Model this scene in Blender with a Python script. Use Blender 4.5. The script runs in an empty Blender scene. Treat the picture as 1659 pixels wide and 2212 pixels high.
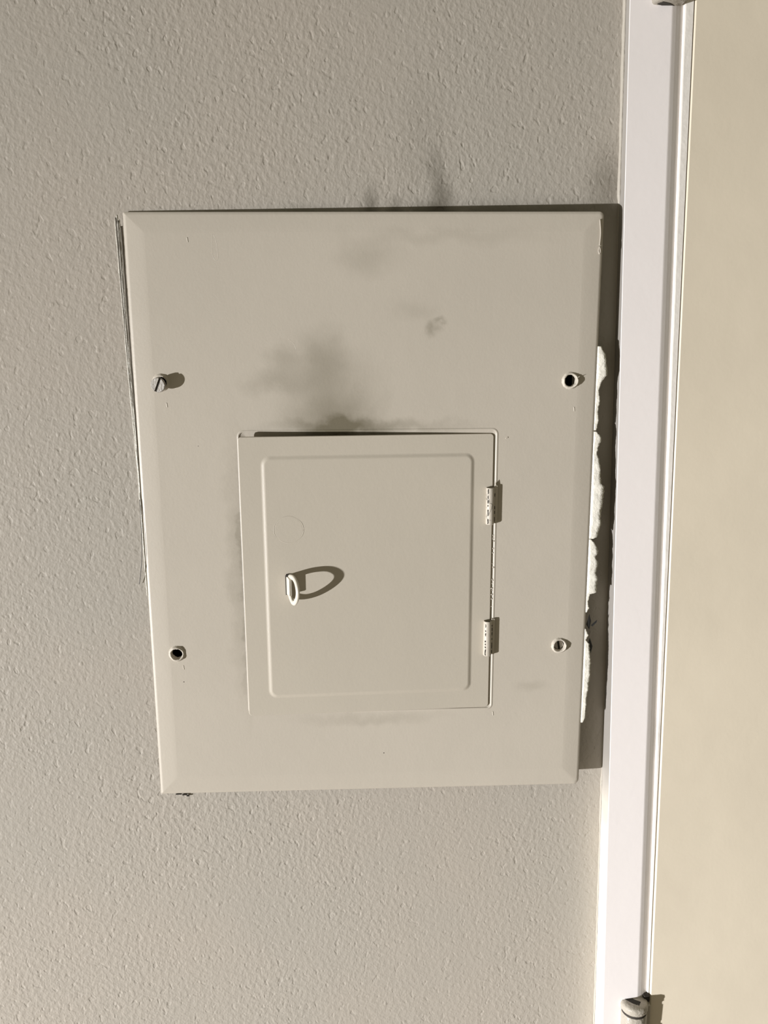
import bpy, bmesh, math, random
from mathutils import Vector, Matrix, Quaternion
random.seed(7)
S = bpy.context.scene
COL = S.collection
MM = 0.001

# ------------------------------------------------------------------ camera
cd = bpy.data.cameras.new('camera'); cam = bpy.data.objects.new('camera', cd); COL.objects.link(cam)
cd.sensor_fit = 'VERTICAL'; cd.sensor_height = 36.0; cd.lens = 36.0 * 1790 / 2212
cd.clip_start = 0.01
cam.matrix_world = Matrix.Translation((-0.036, -0.664458, 1.640565)) @ Matrix((
    (0.996635, 0.039646, -0.071735), (-0.07818, 0.197048, -0.977272), (-0.02461, 0.979592, 0.199485))).to_4x4()
S.camera = cam

# ------------------------------------------------------------------ light
world = bpy.data.worlds.new('world'); S.world = world; world.use_nodes = True
bg = world.node_tree.nodes['Background']; bg.inputs[0].default_value = (1.0, 0.92, 0.68, 1); bg.inputs[1].default_value = 0.19
ld = bpy.data.lights.new('table_lamp_light', 'AREA'); ld.shape = 'DISK'; ld.size = 0.12
ld.energy = 1720.0; ld.color = (0.985, 0.98, 1.0)
lo = bpy.data.objects.new('table_lamp_light', ld); COL.objects.link(lo)
lo.location = (-4.64, -2.60, 0.50)
lo.rotation_euler = Vector((6.0, -3.0, -6.4)).to_track_quat('-Z', 'Y').to_euler()
S.view_settings.view_transform = 'Standard'; S.view_settings.look = 'None'
S.view_settings.gamma = 1.0; S.view_settings.use_curve_mapping = False
S.view_settings.exposure = 0.0

# ------------------------------------------------------------------ materials
def srgb(r, g, b):
    f = lambda c: ((c/255+0.055)/1.055)**2.4 if c/255 > 0.04045 else c/255/12.92
    return (f(r), f(g), f(b), 1)

class NT:
    def __init__(s, name):
        s.m = bpy.data.materials.new(name); s.m.use_nodes = True
        s.t = s.m.node_tree; s.n = s.t.nodes; s.b = s.n['Principled BSDF']
    def node(s, typ, **kw):
        x = s.n.new(typ)
        for k, v in kw.items(): setattr(x, k, v)
        return x
    def link(s, a, b): s.t.links.new(a, b)
    def val(s, node, i, v):
        if hasattr(v, 'is_linked') or isinstance(v, bpy.types.NodeSocket): s.link(v, node.inputs[i])
        else: node.inputs[i].default_value = v
    def math(s, op, a, b=0.0, clamp=False):
        x = s.node('ShaderNodeMath', operation=op, use_clamp=clamp); s.val(x, 0, a); s.val(x, 1, b); return x.outputs[0]
    def vmath(s, op, a, b):
        x = s.node('ShaderNodeVectorMath', operation=op); s.val(x, 0, a); s.val(x, 1, b)
        return x.outputs['Value'] if op == 'LENGTH' else x.outputs[0]
    def coords(s): return s.node('ShaderNodeTexCoord').outputs['Object']
    def noise(s, vec, scale, detail=2.0, rough=0.5, dist=0.0):
        x = s.node('ShaderNodeTexNoise'); s.link(vec, x.inputs['Vector'])
        x.inputs['Scale'].default_value = scale; x.inputs['Detail'].default_value = detail
        x.inputs['Roughness'].default_value = rough; x.inputs['Distortion'].default_value = dist
        return x
    def ramp(s, fac, a, b, lo=0.0, hi=1.0):
        x = s.node('ShaderNodeMapRange', interpolation_type='SMOOTHSTEP'); s.link(fac, x.inputs[0])
        for i, v in enumerate((a, b, lo, hi)): x.inputs[i+1].default_value = v
        return x.outputs[0]
    def mix(s, fac, a, b):
        x = s.node('ShaderNodeMix', data_type='RGBA'); s.val(x, 0, fac)
        s.val(x, 6, a); s.val(x, 7, b); return x.outputs[2]
    def bump(s, h, strength, dist, normal=None):
        x = s.node('ShaderNodeBump'); x.inputs['Strength'].default_value = strength
        x.inputs['Distance'].default_value = dist; s.link(h, x.inputs['Height'])
        if normal: s.link(normal, x.inputs['Normal'])
        return x.outputs[0]

def blobs(N, co, lst, warp=0.012, wscale=45):
    """sum of soft spots of dirt and painted shade: (x, z, rx, rz, strength) in metres, with an uneven outline"""
    nz = N.noise(co, wscale, 4, 0.6)
    off = N.vmath('SUBTRACT', nz.outputs['Color'], (0.5, 0.5, 0.5))
    off = N.vmath('MULTIPLY', off, (warp*2, 0, warp*2))
    p = N.vmath('ADD', co, off)
    tot = None
    for (x, z, rx, rz, k) in lst:
        q = N.vmath('SUBTRACT', p, (x, 0, z)); q = N.vmath('MULTIPLY', q, (1/rx, 0, 1/rz))
        d = N.vmath('LENGTH', q, (0, 0, 0))
        v = N.ramp(d, 0.0, 1.0, k, 0.0)
        tot = v if tot is None else N.math('ADD', tot, v)
    return N.math('MINIMUM', tot, 0.92)

def speckle(N, co, scale, thr, keep):
    v = N.node('ShaderNodeTexVoronoi'); N.link(co, v.inputs['Vector']); v.inputs['Scale'].default_value = scale
    near = N.ramp(v.outputs['Distance'], thr*0.5, thr, 1.0, 0.0)
    sep = N.node('ShaderNodeSeparateColor'); N.link(v.outputs['Color'], sep.inputs[0])
    pick = N.math('GREATER_THAN', sep.outputs[0], keep)
    return N.math('MULTIPLY', near, pick)

def paint(name, rgb, rough=0.45, mottle=0.05, stains_and_shade=None, stain_shade_rgb=(0.10, 0.09, 0.065, 1), bumps=((420, 0.25, 0.0003),), specks=None, warp=0.012, spec=0.4):
    N = NT(name); co = N.coords()
    n1 = N.noise(co, 7, 3, 0.55)
    c2 = tuple(c*(1-mottle*2) for c in rgb[:3]) + (1,)
    base = N.mix(N.ramp(n1.outputs[0], 0.3, 0.7), rgb, c2)
    if stains_and_shade:
        base = N.mix(blobs(N, co, stains_and_shade, warp), base, stain_shade_rgb)
    if specks:
        base = N.mix(speckle(N, co, *specks), base, (0.07, 0.06, 0.05, 1))
    N.link(base, N.b.inputs['Base Color'])
    N.b.inputs['Roughness'].default_value = rough
    N.b.inputs['Specular IOR Level'].default_value = spec
    nrm = None
    for (sc, st, dist) in bumps:
        nn = N.noise(co, sc, 3, 0.55)
        nrm = N.bump(nn.outputs[0], st, dist, nrm)
    if nrm: N.link(nrm, N.b.inputs['Normal'])
    return N.m

def wall_material():
    N = NT('textured_wall_paint'); co = N.coords()
    rgb = srgb(176, 168, 156)
    base = N.mix(N.ramp(N.noise(co, 5, 3).outputs[0], 0.3, 0.7), rgb, srgb(172, 166, 155))
    # soot blown up from the gap above the cover
    soot = [(0.064, 1.744, 0.014, 0.030, 0.62), (0.058, 1.768, 0.010, 0.026, 0.32), (0.050, 1.738, 0.020, 0.013, 0.5),
            (0.008, 1.742, 0.010, 0.024, 0.55), (0.028, 1.738, 0.010, 0.017, 0.5), (0.195, 1.755, 0.028, 0.045, 0.45),
            (0.150, 1.738, 0.06, 0.014, 0.3), (0.10, 1.738, 0.04, 0.014, 0.3), (-0.04, 1.738, 0.04, 0.010, 0.25),
            (0.05, 1.79, 0.03, 0.07, 0.10)]
    base = N.mix(blobs(N, co, soot, 0.006, 60), base, srgb(84, 78, 64))
    N.link(base, N.b.inputs['Base Color'])
    N.b.inputs['Roughness'].default_value = 0.6; N.b.inputs['Specular IOR Level'].default_value = 0.3
    mp = N.node('ShaderNodeMapping'); N.link(co, mp.inputs['Vector'])
    mp.inputs['Rotation'].default_value = (0, math.radians(-18), 0); mp.inputs['Scale'].default_value = (1.12, 1, 0.9)
    v = mp.outputs[0]
    big = N.noise(v, 235, 1.5, 0.5, 0.1); fine = N.noise(v, 560, 2, 0.5)
    area = N.ramp(N.noise(co, 6, 2).outputs[0], 0.35, 0.65, 0.55, 1.0)
    h1 = N.math('MULTIPLY', N.ramp(big.outputs[0], 0.35, 0.72), area)
    vo = N.node('ShaderNodeTexVoronoi'); N.link(v, vo.inputs['Vector']); vo.inputs['Scale'].default_value = 95
    vo.inputs['Randomness'].default_value = 1.0
    sep = N.node('ShaderNodeSeparateColor'); N.link(vo.outputs['Color'], sep.inputs[0])
    nub = N.math('MULTIPLY', N.ramp(vo.outputs['Distance'], 0.05, 0.22, 1.0, 0.0), N.math('GREATER_THAN', sep.outputs[0], 0.86))
    h = N.math('ADD', N.math('ADD', h1, N.math('ADD', N.math('MULTIPLY', fine.outputs[0], 0.75), N.math('MULTIPLY', N.ramp(N.noise(v, 150, 1, 0.5).outputs[0], 0.28, 0.40, -1.3, 0.0), area))), N.math('MULTIPLY', nub, 1.1))
    lump = N.noise(co, 28, 2, 0.5)
    n0 = N.bump(lump.outputs[0], 0.35, 0.0012)
    N.link(N.bump(h, 0.6, 0.00038, n0), N.b.inputs['Normal'])
    return N.m

M_wall = wall_material()
cover_stains_and_shade = [(-0.030, 0.080, 0.058, 0.040, 0.30), (-0.026, 0.096, 0.054, 0.062, 0.32), (-0.012, 0.075, 0.06, 0.014, 0.28),
                (0.0, 0.076, 0.12, 0.010, 0.30), (-0.070, 0.112, 0.040, 0.014, 0.28), (-0.065, 0.128, 0.018, 0.016, 0.25),
                (-0.035, 0.130, 0.030, 0.035, 0.30), (0.052, 0.153, 0.008, 0.010, 0.40), (0.058, 0.160, 0.006, 0.004, 0.35),
                (0.0, 0.205, 0.035, 0.02, 0.20), (0.035, 0.165, 0.03, 0.012, 0.12), (-0.107, -0.04, 0.012, 0.16, 0.22), (-0.1025, -0.05, 0.005, 0.16, 0.35),  # last two: grime and painted gap shade along the door's left edge
                (0.133, -0.144, 0.02, 0.008, 0.15), (0.0, -0.172, 0.09, 0.008, 0.16), (0.06, 0.22, 0.12, 0.01, 0.12)]
M_cover = paint('beige_gloss_enamel_cover', srgb(189, 181, 167), 0.42, 0.02, cover_stains_and_shade, srgb(104, 97, 78), bumps=((500, 0.22, 0.0003), (60, 0.25, 0.0006)), specks=(90, 0.06, 0.965), warp=0.012)
M_door = paint('beige_gloss_enamel_door', srgb(190, 182, 167), 0.42, 0.02, None, bumps=((500, 0.2, 0.0003), (45, 0.25, 0.0005)), specks=(90, 0.05, 0.975))
M_hinge = paint('painted_hinge_enamel', srgb(196, 188, 174), 0.45, 0.03, [(0.0958, 0.012, 0.0008, 0.02, 0.8)], bumps=((300, 0.4, 0.0004),))
M_ring = paint('thick_white_enamel', srgb(214, 208, 194), 0.35, 0.02, bumps=((260, 0.3, 0.0004),))
M_flake = paint('torn_latex_paint_film', srgb(226, 222, 210), 0.3, 0.02, bumps=((230, 0.8, 0.0012), (700, 0.4, 0.0004)), spec=0.6)
M_white = paint('white_semi_gloss_trim', srgb(243, 237, 234), 0.35, 0.008, bumps=((35, 0.25, 0.0008), (240, 0.2, 0.0003)), specks=(36, 0.025, 0.93))
M_jamb = paint('white_jamb_paint', srgb(236, 231, 223), 0.35, 0.02, [(0.243, 1.895, 0.006, 0.02, 0.85), (0.243, 1.30, 0.006, 0.04, 0.3), (0.245, 1.035, 0.01, 0.012, 0.8), (0.239, 1.28, 0.003, 0.006, 0.8)], bumps=((60, 0.6, 0.0012), (300, 0.4, 0.0005)), specks=(60, 0.05, 0.93), warp=0.004)
M_slab = paint('cream_door_paint', srgb(222, 211, 190), 0.5, 0.025, bumps=((9, 0.3, 0.004), (300, 0.2, 0.0003)), specks=(40, 0.02, 0.95))
M_hg = paint('overpainted_hinge_steel', srgb(172, 165, 152), 0.32, 0.1, bumps=((160, 0.8, 0.0015), (420, 0.5, 0.0006)), specks=(150, 0.12, 0.8))
def plain(name, rgb, rough=0.5, metal=0.0):
    N = NT(name); co = N.coords(); n = N.noise(co, 300, 3)
    N.link(N.mix(n.outputs[0], tuple(c*0.7 for c in rgb[:3])+(1,), rgb), N.b.inputs['Base Color'])
    N.b.inputs['Roughness'].default_value = rough; N.b.inputs['Metallic'].default_value = metal
    N.link(N.bump(n.outputs[0], 0.4, 0.0003), N.b.inputs['Normal'])
    return N.m
M_grime_shade = plain('dark_grime_and_shade', (0.035, 0.028, 0.02, 1), 0.8)  # grime, also the dark pieces put where there is shade
M_gap_shade = plain('painted_gap_shade', (0.17, 0.15, 0.12, 1), 0.8)  # dark colour of the strips that imitate gap shade
M_screw = paint('worn_painted_screw', srgb(176, 170, 160), 0.4, 0.15, bumps=((500, 0.9, 0.0006),), specks=(700, 0.2, 0.75))
M_box = plain('grey_steel_box', (0.05, 0.05, 0.05, 1), 0.6, 0.3)
M_floor = paint('floor_carpet', srgb(150, 135, 115), 0.9, 0.1, bumps=((200, 0.6, 0.003),))
M_brass = plain('dark_brass', (0.25, 0.19, 0.1, 1), 0.4, 0.8)

def casing_side_material():
    # wall paint lapped onto the edge of the casing down to the foot of the panel, bare cream gloss below
    N = NT('casing_side_paint'); co = N.coords()
    sep = N.node('ShaderNodeSeparateXYZ'); N.link(co, sep.inputs[0])
    z = N.math('ADD', sep.outputs[2], N.math('MULTIPLY', N.math('SUBTRACT', N.noise(co, 25, 3).outputs[0], 0.5), 0.05))
    N.link(N.mix(N.ramp(z, 1.19, 1.29), srgb(226, 219, 206), srgb(156, 151, 144)), N.b.inputs['Base Color'])
    N.b.inputs['Roughness'].default_value = 0.5
    N.link(N.bump(N.noise(co, 120, 3).outputs[0], 0.4, 0.0008), N.b.inputs['Normal'])
    return N.m
M_side = casing_side_material()
M_caulk = paint('wall_paint_caulk', srgb(186, 179, 166), 0.5, 0.05, bumps=((200, 0.6, 0.0006),))
# ------------------------------------------------------------------ mesh helpers
def obj(name, bm, mat, parent=None, smooth=False, bevel=0.0, label=None, sub=0):
    me = bpy.data.meshes.new(name)
    bmesh.ops.recalc_face_normals(bm, faces=bm.faces)
    if smooth:
        for f in bm.faces: f.smooth = True
    bm.to_mesh(me); bm.free()
    me.materials.append(mat)
    o = bpy.data.objects.new(name, me); COL.objects.link(o)
    if parent: o.parent = parent
    if bevel:
        b = o.modifiers.new('bevel', 'BEVEL'); b.width = bevel; b.segments = 3; b.limit_method = 'ANGLE'; b.angle_limit = math.radians(40)
    if sub:
        s_ = o.modifiers.new('sub', 'SUBSURF'); s_.levels = sub; s_.render_levels = sub
    if label: o['label'] = label
    return o
def struct(name, bm, mat, **k):
    o = obj(name, bm, mat, **k); o['kind'] = 'structure'; return o
def box(bm, x0, x1, y0, y1, z0, z1):
    v = [bm.verts.new((x, y, z)) for x in (x0, x1) for y in (y0, y1) for z in (z0, z1)]
    for f in ((0,1,3,2),(4,6,7,5),(0,4,5,1),(2,3,7,6),(0,2,6,4),(1,5,7,3)): bm.faces.new([v[i] for i in f])
def bridge(bm, A, B, closed=True, smooth=True):
    n = len(A)
    for i in range(n if closed else n-1):
        j = (i+1) % n
        f = bm.faces.new((A[i], A[j], B[j], B[i])); f.smooth = smooth
def rrect(x0, x1, z0, z1, r, n=6):
    """rounded rectangle outline; r is one radius or (bl, br, tr, tl)"""
    if not isinstance(r, (tuple, list)): r = (r,)*4
    out = []
    for (cx, cz, a0, q) in ((x0+r[0], z0+r[0], 180, r[0]), (x1-r[1], z0+r[1], 270, r[1]), (x1-r[2], z1-r[2], 0, r[2]), (x0+r[3], z1-r[3], 90, r[3])):
        for k in range(n+1):
            a = math.radians(a0 + 90*k/n); out.append((cx+q*math.cos(a), cz+q*math.sin(a)))
    return out
def ring(bm, pts, y): return [bm.verts.new((p[0], y, p[1])) for p in pts]
def plate_with_holes(bm, loops, y):
    """flat face in the xz plane at depth y: loops[0] is the outline, the rest are holes"""
    cu = bpy.data.curves.new('tmp', 'CURVE'); cu.dimensions = '2D'; cu.fill_mode = 'FRONT'
    for lp in loops:
        sp = cu.splines.new('POLY'); sp.points.add(len(lp)-1); sp.use_cyclic_u = True
        for i, p in enumerate(lp): sp.points[i].co = (p[0], p[1], 0, 1)
    t = bpy.data.objects.new('tmp', cu); COL.objects.link(t)
    dg = bpy.context.evaluated_depsgraph_get(); me = bpy.data.meshes.new_from_object(t.evaluated_get(dg))
    base = len(bm.verts); vs = [bm.verts.new((v.co.x, y, v.co.y)) for v in me.vertices]
    for p in me.polygons: bm.faces.new([vs[i] for i in p.vertices])
    bpy.data.objects.remove(t); bpy.data.curves.remove(cu); bpy.data.meshes.remove(me)
def circle(cx, cz, r, n=40, jit=0.0):
    return [(cx+(r+random.uniform(-jit, jit))*math.cos(2*math.pi*k/n), cz+(r+random.uniform(-jit, jit))*math.sin(2*math.pi*k/n)) for k in range(n)]
def catmull(pts, k=6, closed=False):
    P = [Vector(p) for p in pts]; out = []; n = len(P)
    for i in range(n if closed else n-1):
        g = lambda j: P[j % n] if closed else P[max(0, min(n-1, j))]
        a, b, c, d = g(i-1), g(i), g(i+1), g(i+2)
        for s in range(k):
            t = s/k
            out.append(0.5*((2*b)+(c-a)*t+(2*a-5*b+4*c-d)*t*t+(3*b-3*c+d-a)*t**3))
    if not closed: out.append(P[-1])
    return out
def tube(bm, path, rad, side=None, flat=1.0, n=12):
    """sweep a round (or flattened) section along a path; rad is a number or one per point"""
    rings = []
    for i, p in enumerate(path):
        t = (path[min(i+1, len(path)-1)] - path[max(i-1, 0)]).normalized()
        s_ = (side or Vector((0, 1, 0))); u = t.cross(s_)
        if u.length < 1e-5: u = t.cross(Vector((1, 0, 0)))
        u.normalize(); w = u.cross(t).normalized()
        r = rad[i] if isinstance(rad, (list, tuple)) else rad
        rings.append([bm.verts.new(p + u*r*math.cos(2*math.pi*k/n) + w*r*flat*math.sin(2*math.pi*k/n)) for k in range(n)])
    for a, b in zip(rings, rings[1:]): bridge(bm, a, b)
    bm.faces.new(rings[0][::-1]); bm.faces.new(rings[-1])
def lathe(bm, prof, cx, cz, n=40, axis='y', jit=0.0, cy=0.0):
    """profile of (radius, height) turned about the local y axis (out of the wall) or z"""
    R_ = []
    for (r, h) in prof:
        row = []
        for k in range(n):
            a = 2*math.pi*k/n; rr = r + random.uniform(-jit, jit); hh = h + random.uniform(-jit, jit)
            row.append(bm.verts.new((cx+rr*math.cos(a), hh, cz+rr*math.sin(a)) if axis == 'y' else (cx+rr*math.cos(a), cy+rr*math.sin(a), hh)))
        R_.append(row)
    for a, b in zip(R_, R_[1:]): bridge(bm, a, b)
    return R_

# ------------------------------------------------------------------ room
CAS_L, CAS_R = 0.2025, 0.2357           # casing face, left and right edge
def T(z): return 0.0153 + (1.5 - z)*0.0149   # how far the out-of-plumb door frame stands off the wall
bm = bmesh.new(); plate_with_holes(bm, [[(-2.6, 0), (0.214, 0), (0.214, 2.05), (1.085, 2.05), (1.085, 0), (2.0, 0), (2.0, 2.5), (-2.6, 2.5)],
                 [(-0.168, 1.32), (-0.168, 1.68), (0.168, 1.68), (0.168, 1.32)]], 0.0)
wf = list(bm.faces)
r = bmesh.ops.extrude_face_region(bm, geom=wf); 
for v in [g for g in r['geom'] if isinstance(g, bmesh.types.BMVert)]: v.co.y += 0.12
wall = struct('wall_back', bm, M_wall)
bm = bmesh.new(); a = ring(bm, rrect(-0.1679, 0.1679, 1.3201, 1.6799, 0.001), 0.0005); b = ring(bm, rrect(-0.1679, 0.1679, 1.3201, 1.6799, 0.001), 0.10)
bridge(bm, a, b, smooth=False); bm.faces.new(b); struct('panel_box', bm, M_box, parent=wall)  # steel box of the panel, unseen behind the cover, set in the wall
bm = bmesh.new(); box(bm, -2.6, 2.0, -2.6, 0.0, -0.1, 0.0); struct('floor', bm, M_floor)

def frame_strip(bm, prof, z0, z1, n=24, wob=0.0):
    """vertical moulding: prof = list of (x, k, c): depth = -(k*T + c)"""
    rows = []
    for i in range(n+1):
        z = z0 + (z1-z0)*i/n
        rows.append([bm.verts.new((x + (random.uniform(-wob, wob)), -(k*T(z)+c), z)) for (x, k, c) in prof])
    for a, b in zip(rows, rows[1:]): bridge(bm, a, b, closed=True, smooth=False)
    bm.faces.new(rows[0]); bm.faces.new(rows[-1])
def arc(cx, c0, r, a0, a1, n=4):
    return [(cx + r*math.cos(math.radians(a0+(a1-a0)*i/n)), 1, c0 + r*math.sin(math.radians(a0+(a1-a0)*i/n))) for i in range(n+1)]
# architrave (casing): flat face with eased edges, 5 mm step down to the jamb
pr = [(CAS_L, 0, 0.0)] + arc(CAS_L+0.0006, -0.0006, 0.0006, 180, 90, 3) + [(0.2344, 1, 0.0), (0.2352, 1, -0.0001), (0.2362, 1, -0.0004), (0.2385, 1, -0.0012), (0.2415, 1, -0.0025), (0.2448, 1, -0.0042), (0.2448, 0, 0.0)]
bm = bmesh.new(); frame_strip(bm, pr, 0.0, 2.10, 60); o = struct('trim_1', bm, M_white); o.data.materials.append(M_side)
for p in o.data.polygons:
    if p.normal.x < -0.9: p.material_index = 1
# jamb edge: lies 5 mm behind the casing face, its hinge side follows the door
bm = bmesh.new(); rows = []
for i in range(161):
    z = 2.06*i/160; xe = 0.2466 + (z-1.05)*0.0072
    w = random.uniform(-0.00018, 0.00018)
    p = [(0.2449, 0.10), (0.2449, -(T(z)-0.0042)), (0.2452+w, -(T(z)-0.0032)), (0.2456+w, -(T(z)-0.0022)), (0.2463+w, -(T(z)-0.0019)), (xe-0.0006, -(T(z)-0.0019)), (xe-0.0002, -(T(z)-0.0025)), (xe, 0.10)]
    rows.append([bm.verts.new((x, y, z)) for x, y in p])
for a, b in zip(rows, rows[1:]): bridge(bm, a, b, smooth=False)
bm.faces.new(rows[0]); bm.faces.new(rows[-1]); struct('trim_2', bm, M_jamb)
# caulk bead where the casing meets the wall
bm = bmesh.new(); rows = []
for i in range(240):
    z = 2.1*i/239; w = (0.0012 + 0.0010*max(0, (z-1.3))/0.6 + random.uniform(-0.00035, 0.00035)) * (0.35 if 1.26 < z < 1.745 else 1.0)
    rows.append([bm.verts.new((CAS_L-w, 0.0003, z)), bm.verts.new((CAS_L-w*0.45, -w*0.4, z)), bm.verts.new((CAS_L, -w*1.3, z)), bm.verts.new((CAS_L, 0.0003, z))])
for a, b in zip(rows, rows[1:]): bridge(bm, a, b)
struct('trim_3', bm, M_caulk)
# far jamb and head of the frame (outside the photograph)
bm = bmesh.new(); box(bm, 1.068, 1.115, -0.02, -0.0002, 0, 2.1); box(bm, 0.2362, 1.068, -0.008, 0.0, 2.062, 2.10); struct('trim_4', bm, M_white)
# door slab
bm = bmesh.new(); zs = [0.01, 0.5, 0.8, 1.05, 1.15, 1.25, 1.35, 1.45, 1.55, 1.7, 2.0, 2.055]; rows = []
for z in zs:
    xe = 0.2470 + (z-1.05)*0.0072; y = -(T(z)-0.0014+0.0016*min(1.0, max(0.0, (1.55-z)/0.5)))
    rows.append([bm.verts.new(p) for p in ((xe, y+0.001, z), (xe+0.001, y, z), (1.060, y, z), (1.060, y+0.04, z), (xe, y+0.04, z))])
for a, b in zip(rows, rows[1:]): bridge(bm, a, b, smooth=False)
bm.faces.new(rows[0]); bm.faces.new(rows[-1])
door = struct('door_1', bm, M_slab)

def hinge_unit(z0, z1, cz_name):
    """fat over-painted butt hinge: barrel of knuckles with gaps, end cap and leaf root"""
    HX, HY, HR = 0.2312, -(T(z1)+0.0018), 0.0122
    root = None
    zz = [z1, z1-0.0075] + [z1-0.0075 - (z1-z0-0.0075)*k/4 for k in range(1, 5)]
    bm = bmesh.new()
    for k in range(5):
        a, b = zz[k+1]+0.0010, zz[k]-0.0008
        rr = HR*(0.97 if k % 2 else 1.0)
        pr = [(0.0035, a), (rr-0.001, a), (rr, a+0.001), (rr, b-0.001), (rr-0.001, b), (0.0035, b)]
        R_ = lathe(bm, pr, HX, 0, 36, 'z', 0.00012, HY)
    barrel = obj('hinge_barrel', bm, M_hg, door, smooth=True); barrel['label'] = 'overpainted hinge barrel with gaps between its knuckles'
    bm = bmesh.new(); lathe(bm, [(0.001, z0+0.001), (0.0034, z0+0.001), (0.0114, z0+0.002), (0.0114, z1-0.002), (0.0102, z1-0.0004)], HX, 0, 30, 'z', 0, HY)
    obj('hinge_core', bm, M_grime_shade, barrel, smooth=True)
    for zc, s in ((z1, 1), (z0, -1)):
        bm = bmesh.new()
        R_ = lathe(bm, [(HR-0.0004, zc-s*0.0035), (HR+0.0003, zc-s*0.002), (HR-0.0002, zc+s*0.0002), (HR-0.0016, zc+s*0.0013), (HR-0.0045, zc+s*0.0018)], HX, 0, 36, 'z', 0.00025, HY)
        bm.faces.new(R_[-1])
        cap = obj('hinge_cap', bm, M_hg, barrel, smooth=True)
        bm = bmesh.new()
        ang = math.radians(-42 if s > 0 else 35); c, sn = math.cos(ang), math.sin(ang)
        pts = [(HX-0.0018+(u*c-v*sn), HY-0.0006+(u*sn+v*c)) for u, v in ((-0.0066, -0.0026), (0.0015, -0.0034), (0.0072, -0.0028), (0.0066, 0.0028), (0.001, 0.0020), (-0.0062, 0.0030))]
        lo_ = [bm.verts.new((x, y, zc+s*0.0010)) for x, y in pts]; hi_ = [bm.verts.new((x, y, zc+s*0.0020)) for x, y in pts]
        bridge(bm, lo_, hi_, smooth=False); bm.faces.new(hi_); bm.faces.new(lo_[::-1])
        obj('hinge_pin', bm, M_brass if False else M_grime_shade, barrel)
    # leaves: one on the jamb, one on the door edge
    bm = bmesh.new()
    for z_ in (0,):
        box(bm, HX+0.003, HX+0.0125, HY-0.001, HY+0.012, z0+0.001, z1-0.001)
        box(bm, HX+0.0100, HX+0.0145, HY-0.0040, HY+0.012, z0+0.001, z1-0.002)
    obj('hinge_leaf', bm, M_hg, door, bevel=0.0012)
    bm = bmesh.new(); box(bm, HX+0.0095, HX+0.0152, HY+0.0005, HY+0.006, z1-0.002, z1+0.0042); obj('hinge_mortise_shade', bm, M_grime_shade, door, bevel=0.0008)  # solid dark block in place of the shaded notch behind the barrel
    return barrel
hinge_unit(0.9505, 1.0395, 'low')
hinge_unit(1.8815, 1.970, 'high')

# ------------------------------------------------------------------ breaker panel (origin at the centre of its cover)
panel = bpy.data.objects.new('breaker_panel', None); COL.objects.link(panel); panel.empty_display_size = 0.05
panel.matrix_world = Matrix.Translation((-0.000461, -0.01074, 1.499963)) @ Matrix((
    (0.998915, 0.042848, 0.018263), (-0.042778, 0.999076, -0.0042), (-0.018426, 0.003414, 0.999824))).to_4x4()
panel['label'] = 'beige painted breaker panel with a small hinged door, hanging crooked on textured wall'
panel['category'] = 'electrical panel'
# local axes: x right, z up, y INTO the wall (0 = cover face)
HW, HH = 0.181, 0.23789
DX0, DX1, DZ0, DZ1 = -0.1016, 0.1022, -0.1640, 0.0730
holes = [(-0.1600, 0.1120), (0.1597, 0.1112), (-0.1600, -0.1100), (0.1590, -0.1090)]
def outer(ins, rr):
    return rrect(-HW+ins, HW-ins, -HH+ins, HH-ins, tuple(max(0.0006, q-ins) for q in (0.0012, rr, 0.0035, 0.0012)), 6)
bm = bmesh.new()
crease = rrect(-HW+0.0155, HW-0.0155, -HH+0.0165, HH-0.0150, 0.0006, 6)
# split the top and bottom edges so the old sheet can sag a touch
plate_with_holes(bm, [crease] + [circle(x, z, 0.0052, 36, 0.0002) for x, z in holes] + [rrect(DX0, DX1, DZ0, DZ1, 0.0035, 6)], 0.0)
def lerp(A, B, t): return [(a[0]+(b[0]-a[0])*t, a[1]+(b[1]-a[1])*t) for a, b in zip(A, B)]
o0 = outer(0.0, 0.0045); o1 = outer(0.0004, 0.0045); o2 = outer(0.0011, 0.0045)
rows = [ring(bm, crease, 0.0), ring(bm, lerp(crease, o2, 0.10), 0.00005), ring(bm, lerp(crease, o2, 0.22), 0.00017), ring(bm, lerp(crease, o2, 0.9), 0.00095), ring(bm, o2, 0.00115),
        ring(bm, o1, 0.0018), ring(bm, o0, 0.0019), ring(bm, o0, 0.0021)]
for a, b in zip(rows, rows[1:]): bridge(bm, a, b)
# folded rim behind the sheet
o3 = outer(0.0016, 0.0045); rows2 = [rows[-1], ring(bm, o3, 0.0021), ring(bm, o3, 0.0018)]
for a, b in zip(rows2, rows2[1:]): bridge(bm, a, b, smooth=False)
# rolled edge of the door opening and seat 2.6 mm back
dr = rrect(DX0, DX1, DZ0, DZ1, 0.0035, 6)
din = lambda q, rr=0.0035: rrect(DX0+q, DX1-q, DZ0+q, DZ1-q, max(rr-q, 0.0005), 6)
seat = [ring(bm, dr, 0.0), ring(bm, din(0.0004), 0.0004), ring(bm, din(0.0006), 0.0005), ring(bm, din(0.011), 0.0005), ring(bm, din(0.0112), 0.004)]
for a, b in zip(seat, seat[1:]): bridge(bm, a, b)
# raised lip around the opening on the top and hinge side
lip = [ring(bm, din(-0.0016, 0.0035), 0.0), ring(bm, din(-0.0010, 0.0035), -0.00035), ring(bm, din(-0.0002, 0.0035), -0.0004), ring(bm, din(0.0003, 0.0035), 0.0)]
for a, b in zip(lip, lip[1:]): bridge(bm, a, b)
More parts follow.
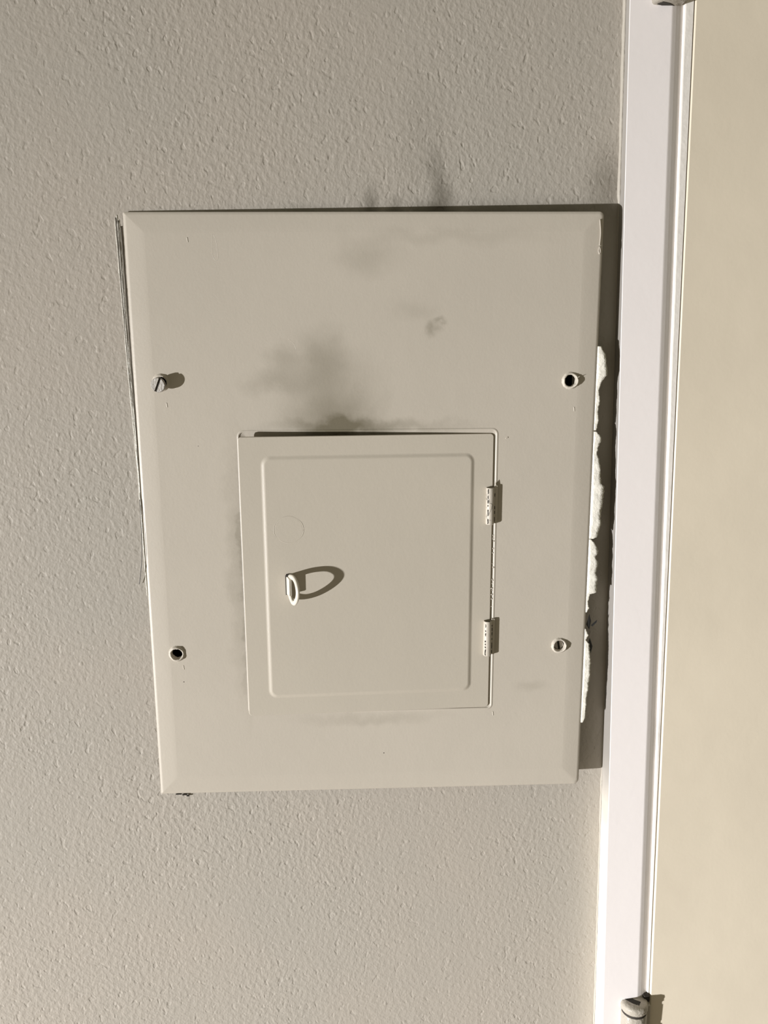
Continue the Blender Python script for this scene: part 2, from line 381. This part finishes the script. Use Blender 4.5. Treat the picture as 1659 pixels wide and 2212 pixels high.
# paint runs and drops on the enamel
def drop(bm, pts, r, h=0.0006, closed=True):
    path = catmull([(x, 0.0001, z) for x, z in pts], 5, closed)
    if closed: path = path + [path[0]]
    tube(bm, path, r, Vector((0, 1, 0)), 0.7, 8)
mm = lambda L: [(a*MM, b*MM) for a, b in L]
drop(bm, mm([(-114.8, 222), (-112.6, 217), (-111.6, 208), (-112.0, 203.5), (-114.0, 203.2), (-115.6, 207), (-115.4, 215)]), 0.00022)
drop(bm, mm([(177.6, 232), (178.6, 222), (178.2, 213)]), 0.0005, closed=False)
drop(bm, mm([(178.2, 212), (179.0, 209), (178.4, 206.8), (177.6, 209)]), 0.0005)
drop(bm, mm([(-60.5, 144.5), (-56.5, 141.0), (-54.6, 136)]), 0.00022, closed=False)
drop(bm, mm([(111.5, 67.0), (109.4, 66.0)]), 0.0006, closed=False)
for (x, z) in ((-156.5, 94), (-155.4, -123), (163.5, 88), (104, -170), (-134, 217)):
    c = (x*MM, z*MM); drop(bm, [(c[0], c[1]+0.0025), (c[0]+0.0004, c[1]-0.001)], 0.0005, closed=False)
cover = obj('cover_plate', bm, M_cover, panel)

# screw holes: each has a collar of cracked paint
def collar(cx, cz, h=0.0019, ri=0.0050, ro=0.0067, slant=0.0):
    bm = bmesh.new(); n = 44; rows = []
    for (r_, y) in ((ri-0.0004, 0.004), (ri-0.0003, -h*0.7), (ri+0.0002, -h), ((ri+ro)/2, -h*0.95), (ro-0.0004, -h*0.45), (ro+0.0003, 0.0)):
        row = []
        for k in range(n):
            a_ = 2*math.pi*k/n; j = random.uniform(-0.00022, 0.00022)
            k_ = 1 + 0.35*math.sin(a_*2+cx*90) + slant*math.cos(a_)
            row.append(bm.verts.new((cx+(r_+j)*math.cos(a_), y*k_ if y < 0 else y, cz+(r_+j)*math.sin(a_))))
        rows.append(row)
    for a_, b_ in zip(rows, rows[1:]): bridge(bm, a_, b_)
    return obj('screw_collar', bm, M_hinge, panel, smooth=True)
for i, (x, z) in enumerate(holes):
    c = collar(x, z, 0.0020 if i else 0.0016, 0.0049, 0.0066, 0.3 if i == 1 else 0.0)
# pointed paint burr on the upper right collar
bm = bmesh.new(); tube(bm, [Vector((0.1648, -0.0018, 0.1135)), Vector((0.1664, -0.0030, 0.1146))], [0.0004, 0.00012]); obj('paint_burr', bm, M_hinge, panel)
def screw(cx, cz, out, tilt=(0, 0), ang=70, r=0.0053, mat=M_screw, label=None):
    root_bm = bmesh.new()
    R_ = lathe(root_bm, [(0.0022, 0.0035), (0.0024, 0.0022), (r*0.8, 0.0020), (r, 0.0012), (r, 0.0006), (r, 0.0006)], 0, 0, 36)
    root_bm.faces.new(R_[-1])
    gap = 0.0009; n = 20
    a_ = math.radians(ang)
    for s in (1, -1):
        a0 = math.asin(gap/r); pts = []
        for k in range(n+1):
            t = a0 + (math.pi-2*a0)*k/n; pts.append((r*math.cos(t), s*r*math.sin(t)))
        rot = lambda p, q=1.0: (p[0]*q*math.cos(a_)-p[1]*math.sin(a_)*q, p[0]*q*math.sin(a_)+p[1]*q*math.cos(a_))
        lo_ = [root_bm.verts.new((rot(p)[0], 0.0006, rot(p)[1])) for p in pts]
        hi_ = [root_bm.verts.new((rot(p)[0], -0.0007, rot(p)[1])) for p in pts]
        tp = [root_bm.verts.new((rot((p[0]*0.9, p[1]*0.9+s*0.0001))[0], -0.0011, rot((p[0]*0.9, p[1]*0.9+s*0.0001))[1])) for p in pts]
        bridge(root_bm, lo_, hi_); bridge(root_bm, hi_, tp); root_bm.faces.new(tp); root_bm.faces.new(lo_[::-1])
    o = obj('screw', root_bm, mat, panel)
    o.location = (cx, -out, cz); o.rotation_euler = (math.radians(tilt[0]), 0, math.radians(tilt[1]))
    if label: o['label'] = label
    bm = bmesh.new(); c, sn = math.cos(a_), math.sin(a_)
    q = [(-r*0.97, -gap), (r*0.97, -gap), (r*0.97, gap), (-r*0.97, gap)]
    v = [bm.verts.new((x*c-z*sn, 0.00045, x*sn+z*c)) for x, z in q]; v2 = [bm.verts.new((x*c-z*sn, -0.0001, x*sn+z*c)) for x, z in q]
    bridge(bm, v, v2, smooth=False); bm.faces.new(v2); obj('screw_slot', bm, M_grime_shade, o)
    return o
screw(-0.1605, 0.1106, 0.0072, (4, -8), 66, 0.0057, label='screw backed out proud of the cover, paint chipped in its slot')
screw(0.1590, -0.1092, -0.0035, (0, 0), 100, 0.0040, label='screw sunk in its hole')

# ---- small access door, hinged on its right, standing 9 mm ajar
AX, AY = 0.1000, -0.0006
pdoor_root = Matrix.Translation((AX, AY, 0)) @ Matrix.Rotation(math.radians(2.35), 4, 'Z')
bm = bmesh.new(); x0, x1, z0, z1 = -0.1016-AX, 0.1000-AX, -0.1628, 0.0702
E_ = lambda q, r_: rrect(x0+q, x1-q, z0+q, z1-q, max(r_-q, 0.0004), 6)
EM = lambda q: rrect(-0.1848+q, -0.0150-q, -0.1478+q, 0.0552-q, 0.0075-q, 6)
rws = [ring(bm, E_(0.0010, 0.003), 0.0020), ring(bm, E_(0.0, 0.003), 0.0020), ring(bm, E_(0.0, 0.003), 0.0004), ring(bm, E_(0.0004, 0.003), 0.0)]
for a, b in zip(rws, rws[1:]): bridge(bm, a, b)
em = [EM(0.0), EM(0.0006), EM(0.0012), EM(0.0022), EM(0.0030), EM(0.0036)]; ey = (0.0, -0.00008, -0.00026, -0.00072, -0.00095, -0.0010)
plate_with_holes(bm, [E_(0.0004, 0.003), em[0]], 0.0)
er = [ring(bm, p, y) for p, y in zip(em, ey)]
for a, b in zip(er, er[1:]): bridge(bm, a, b)
plate_with_holes(bm, [em[-1]], -0.0010)
back = ring(bm, E_(0.0010, 0.003), 0.0010); bm.faces.new(back)
bridge(bm, rws[0], back, smooth=False)
pdoor = obj('panel_door', bm, M_door, panel); pdoor.matrix_local = pdoor_root
# knockout disc showing faintly through the paint
bm = bmesh.new(); kx, kz = -0.0642-AX, -0.0044
path = [Vector((kx+0.0118*math.cos(t), -0.00100, kz+0.0112*math.sin(t)*(1 if math.sin(t) > 0 else 0.93))) for t in [math.radians(a) for a in range(0, 361, 9)]]
tube(bm, path, [0.00018+0.00008*math.sin(i*0.7) for i in range(len(path))], Vector((0, 1, 0)), 0.6, 8)
R_ = lathe(bm, [(0.0112, -0.0010), (0.0108, -0.00106)], kx, kz, 40); bm.faces.new(R_[-1])
obj('knockout', bm, M_door, pdoor)
# finger ring standing out of the door, leaning to the right
bx, bz, by = -0.0648-AX, -0.0505, -0.0010
U = Vector((0.35, -0.937, 0)); Nn = Vector((0.937, 0.35, 0))
rp = [(-1.0, 7.2), (4, 8.3), (10, 9.0), (16, 7.2), (19.5, 2.5), (19.6, -2.5), (16.5, -7.4), (11.5, -11.2), (6.5, -12.0), (2.5, -9.8), (-0.5, -6.8)]
path = [Vector((bx, by, bz)) + U*(l_*MM) + Vector((0, 0, z_*MM)) for l_, z_ in [(p.x, p.y) for p in catmull([(a, b, 0) for a, b in rp], 7)]]
bm = bmesh.new(); tube(bm, path, 0.0021, Nn, 0.72, 16)
pring = obj('pull_ring', bm, M_ring, pdoor, smooth=True, label='white finger ring standing out from the door')
bm = bmesh.new(); B0 = Vector((bx-0.0012, by+0.0005, bz))
vs = []
for l_ in (0.0, 0.0075):
    for w_ in (-0.0016, 0.0006):
        for z_ in ((-0.0072, 0.0082) if l_ == 0 else (-0.0068, 0.0072)):
            vs.append(bm.verts.new(B0 + U*l_ + Nn*w_ + Vector((0, 0, z_))))
bmesh.ops.convex_hull(bm, input=vs); obj('latch_tab', bm, M_ring, pring, bevel=0.0006)
bm = bmesh.new(); box(bm, bx-0.0032, bx-0.0022, by-0.0006, by+0.0004, bz-0.0075, bz+0.0088); box(bm, bx-0.0026, bx+0.0004, by-0.0014, by, bz+0.0076, bz+0.0098)
obj('latch_slot', bm, M_grime_shade, pdoor)

# hinges of the small door
def small_hinge(zc):
    bm = bmesh.new(); L = 0.0152; r_ = 0.0034; hx = 0.0978; hy = -0.0022
    path = []
    for zz in (zc-L, zc+L): pass
    R_ = []
    prof = [(0.0022, zc-L+0.001), (r_-0.0003, zc-L), (r_, zc-L+0.0006), (r_, zc+L-0.0006), (r_-0.0003, zc+L), (0.0022, zc+L-0.0010)]
    R_ = lathe(bm, prof, hx, 0, 28, 'z', 0.00009, hy)
    b = obj('hinge', bm, M_hinge, panel, smooth=True)
    bm = bmesh.new(); lathe(bm, [(0.0002, zc+L-0.0012), (0.0023, zc+L-0.0012), (0.0023, zc-L+0.0012)], hx, 0, 20, 'z', 0, hy); obj('hinge_pin', bm, M_grime_shade, b)
    bm = bmesh.new(); box(bm, hx+0.0030, hx+0.0060, hy-0.0004, 0.0006, zc-L+0.0010, zc+L+0.0014)
    if zc > -0.05:
        v = [bm.verts.new(p) for p in ((hx+0.0032, hy, zc+L), (hx+0.0054, hy, zc+L), (hx+0.0040, hy-0.0003, zc+L+0.0052), (hx+0.0032, 0.0004, zc+L), (hx+0.0054, 0.0004, zc+L))]
        bm.faces.new((v[0], v[1], v[2])); bm.faces.new((v[1], v[4], v[2])); bm.faces.new((v[3], v[0], v[2]))
    obj('hinge_leaf', bm, M_hinge, b, bevel=0.0004)
    # cracked paint line along the barrel
    bm = bmesh.new(); q = []
    k = 22
    for i in range(k+1):
        z = zc-L+0.001+(2*L-0.002)*i/k; q.append((hx-0.0021+random.uniform(-0.00025, 0.00025), hy-0.0029, z))
    for i in range(k):
        w = 0.00022 + 0.00022*random.random()
        if random.random() < (0.12 if zc > -0.05 else 0.45): continue
        a_, b_ = Vector(q[i]), Vector(q[i+1])
        tube(bm, [a_, b_], w, Vector((0, 1, 0)), 0.8, 6)
    for i in range(k):
        if random.random() < 0.5: continue
        z = zc-L+0.001+(2*L-0.002)*i/k; tube(bm, [Vector((hx+0.0036, hy-0.0006, z)), Vector((hx+0.0036+random.uniform(-1, 1)*0.0001, hy-0.0006, z+0.0012))], 0.0003, None, 1, 6)
    obj('paint_crack', bm, M_grime_shade, b)
small_hinge(0.0118); small_hinge(-0.1005)
# crumbs of paint left in the gap between the door and the cover
bm = bmesh.new()
for i in range(26):
    z = random.choice([random.uniform(-0.075, -0.012)]*3+[random.uniform(-0.075, -0.055)]); x = 0.1013 + random.uniform(-0.0006, 0.0006)
    s_ = random.uniform(0.0002, 0.0006); m = Matrix.Translation((x, random.uniform(-0.0006, 0.0004), z)) @ Matrix.Rotation(random.uniform(0, 3), 4, 'Y')
    bmesh.ops.create_icosphere(bm, subdivisions=1, radius=s_, matrix=m @ Matrix.Diagonal((1, 0.6, 1.6, 1)))
o = obj('paint_crumbs', bm, M_hinge, panel); o['kind'] = 'stuff'

# ---- torn film of paint still clinging to the right edge of the cover
def flake(outer_pts, inner_x=0.1806, seed=3, lift=0.14):
    rnd = random.Random(seed); pts = []
    for (a, b) in zip(outer_pts, outer_pts[1:]):
        n = max(1, int(math.hypot(a[0]-b[0], a[1]-b[1])/0.8))
        for k in range(n):
            t = k/n; pts.append((a[0]+(b[0]-a[0])*t+rnd.uniform(-.4, .4), a[1]+(b[1]-a[1])*t+rnd.uniform(-.2, .2)))
    pts.append(outer_pts[-1]); bm = bmesh.new(); rows = []
    ph = rnd.random()*6
    for (x, z) in pts:
        x *= MM; z *= MM; w = max(x-inner_x, 0.0003); row = []
        for u in (0, .33, .66, 1):
            curl = lift*w*u + 0.0004*u*u*math.sin(z*420+ph)*min(1, w/0.005) 
            row.append(bm.verts.new((inner_x+w*u, 0.0012-curl, z)))
        for u in (1, .5, 0):
            curl = lift*w*u + 0.0004*u*u*math.sin(z*420+ph)*min(1, w/0.005)
            row.append(bm.verts.new((inner_x+w*u, 0.0012-curl+0.00035, z)))
        rows.append(row)
    for a, b in zip(rows, rows[1:]): bridge(bm, a, b)
    bm.faces.new(rows[0]); bm.faces.new(rows[-1])
    return obj('paint_flake', bm, M_flake, panel, label='jagged torn strip of white paint along the right edge')
flake([(183.6, 137.5), (185.5, 133), (187.0, 131.4), (187.6, 124), (189.1, 118.9), (188.6, 115), (186.8, 113.5), (184.2, 108.1), (183.2, 104), (184.1, 93.6), (183.2, 87), (184.0, 80.8), (182.6, 71.6)])
flake([(182.2, 70.6), (187.2, 65.6), (186.4, 62), (184.3, 57.5), (184.1, 51.9), (186.2, 47.4), (187.2, 40), (188.3, 28.5), (190.7, 25.8), (190.6, 18.9), (188.9, -0.3), (189.6, -6), (187.3, -15.8), (183.4, -17.4)], seed=5)
flake([(182.6, -18.0), (186.5, -22.8), (189.0, -27.5), (188.2, -30), (186.2, -32.6), (189.1, -38.5), (188.7, -42), (187.2, -46.4), (189.3, -51.2), (188.3, -63.2), (183.4, -64.7), (182.1, -72.3), (183.1, -77.2), (181.3, -80.8)], seed=8)
flake([(181.0, -95.2), (183.8, -100.4), (181.8, -105.3), (184.9, -109.0), (185.6, -118), (187.1, -124.4), (186.6, -132.7), (186.8, -139), (186.0, -145.3), (185.0, -155.8), (184.3, -166.4), (184.6, -174.9), (182.3, -180.0)], seed=11, lift=0.1)
# dark crumpled bit of film hanging in the gap
bm = bmesh.new()
for P_ in (((184.2, 3, -83), (186.5, 5, -90), (185.0, 4, -97), (182.0, 3, -92)), ((186.5, 5, -93.5), (192.0, 6, -89.0), (191.5, 6, -91.5), (188.0, 5, -94.5)), ((185.4, 3, -104), (188.4, 4, -112), (187.2, 4, -118), (184.0, 3, -110))):
    A = [bm.verts.new((x*MM, y*MM, z*MM)) for x, y, z in P_]; B = [bm.verts.new((x*MM+0.0003, y*MM+0.0006, z*MM)) for x, y, z in P_]
    bridge(bm, A, B, smooth=False); bm.faces.new(A); bm.faces.new(B[::-1])
obj('paint_scrap', bm, M_box, panel, label='dark curled scrap in the gap')

# ---- ridges of old paint on the left edge and the loose paint thread
bm = bmesh.new()
for off, r_, top in ((0.0, 0.00045, 234), (1.6, 0.00040, 236), (3.0, 0.00035, 233)):
    pts = [(-187.6+off, 4.0, top), (-187.2+off*0.95, 4.0, 204), (-186.2+off*0.8, 3.9, 156), (-184.9+off*0.6, 3.6, 104), (-183.6+off*0.4, 3.2, 64), (-182.6+off*0.2, 2.9, 12), (-182.0, 2.6, -20), (-181.7, 2.4, -60)]
    path = catmull([(a*MM+random.uniform(-1, 1)*0.0001, b*MM, c*MM) for a, b, c in pts], 9)
    path = [p+Vector((random.uniform(-1, 1)*0.00007, 0, 0)) for p in path]
    tube(bm, path, [r_*(0.7+0.6*random.random()) for _ in path], Vector((0, 1, 0)), 1.6, 8)
obj('old_paint_edge', bm, M_flake, panel)
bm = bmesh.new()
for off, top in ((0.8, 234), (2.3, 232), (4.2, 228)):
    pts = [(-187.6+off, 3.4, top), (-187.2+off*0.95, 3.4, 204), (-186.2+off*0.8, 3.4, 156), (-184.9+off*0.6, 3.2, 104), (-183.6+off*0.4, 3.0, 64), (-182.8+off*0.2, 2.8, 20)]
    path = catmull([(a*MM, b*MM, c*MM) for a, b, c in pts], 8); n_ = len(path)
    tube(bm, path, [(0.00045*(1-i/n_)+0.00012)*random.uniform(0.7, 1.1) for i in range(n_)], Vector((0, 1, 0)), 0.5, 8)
obj('paint_gap_shade', bm, M_gap_shade, panel)  # dark strips standing in for shade in the gaps of old paint
bm = bmesh.new(); path = catmull([(-0.1825, 0.001, 0.020), (-0.1824, 0.000, -0.003), (-0.1826, -0.0005, -0.014), (-0.1838, -0.0008, -0.032), (-0.1872, 0.001, -0.050)], 8)
tube(bm, path, 0.00022, Vector((0, 1, 0)), 1, 6); obj('paint_thread', bm, M_box, panel)
# dark slivers standing in for the shadow under cracked paint, lower left corner
bm = bmesh.new()
for (x_, z_, w_, h_) in ((-166, -238.6, 5, 0.5), (-161, -239.2, 4, 0.9), (-158.2, -240.2, 2.2, 1.2)):
    box(bm, (x_-w_/2)*MM, (x_+w_/2)*MM, 0.0012, 0.0022, (z_-h_/2)*MM, (z_+h_/2)*MM)
obj('paint_crack', bm, M_grime_shade, panel)
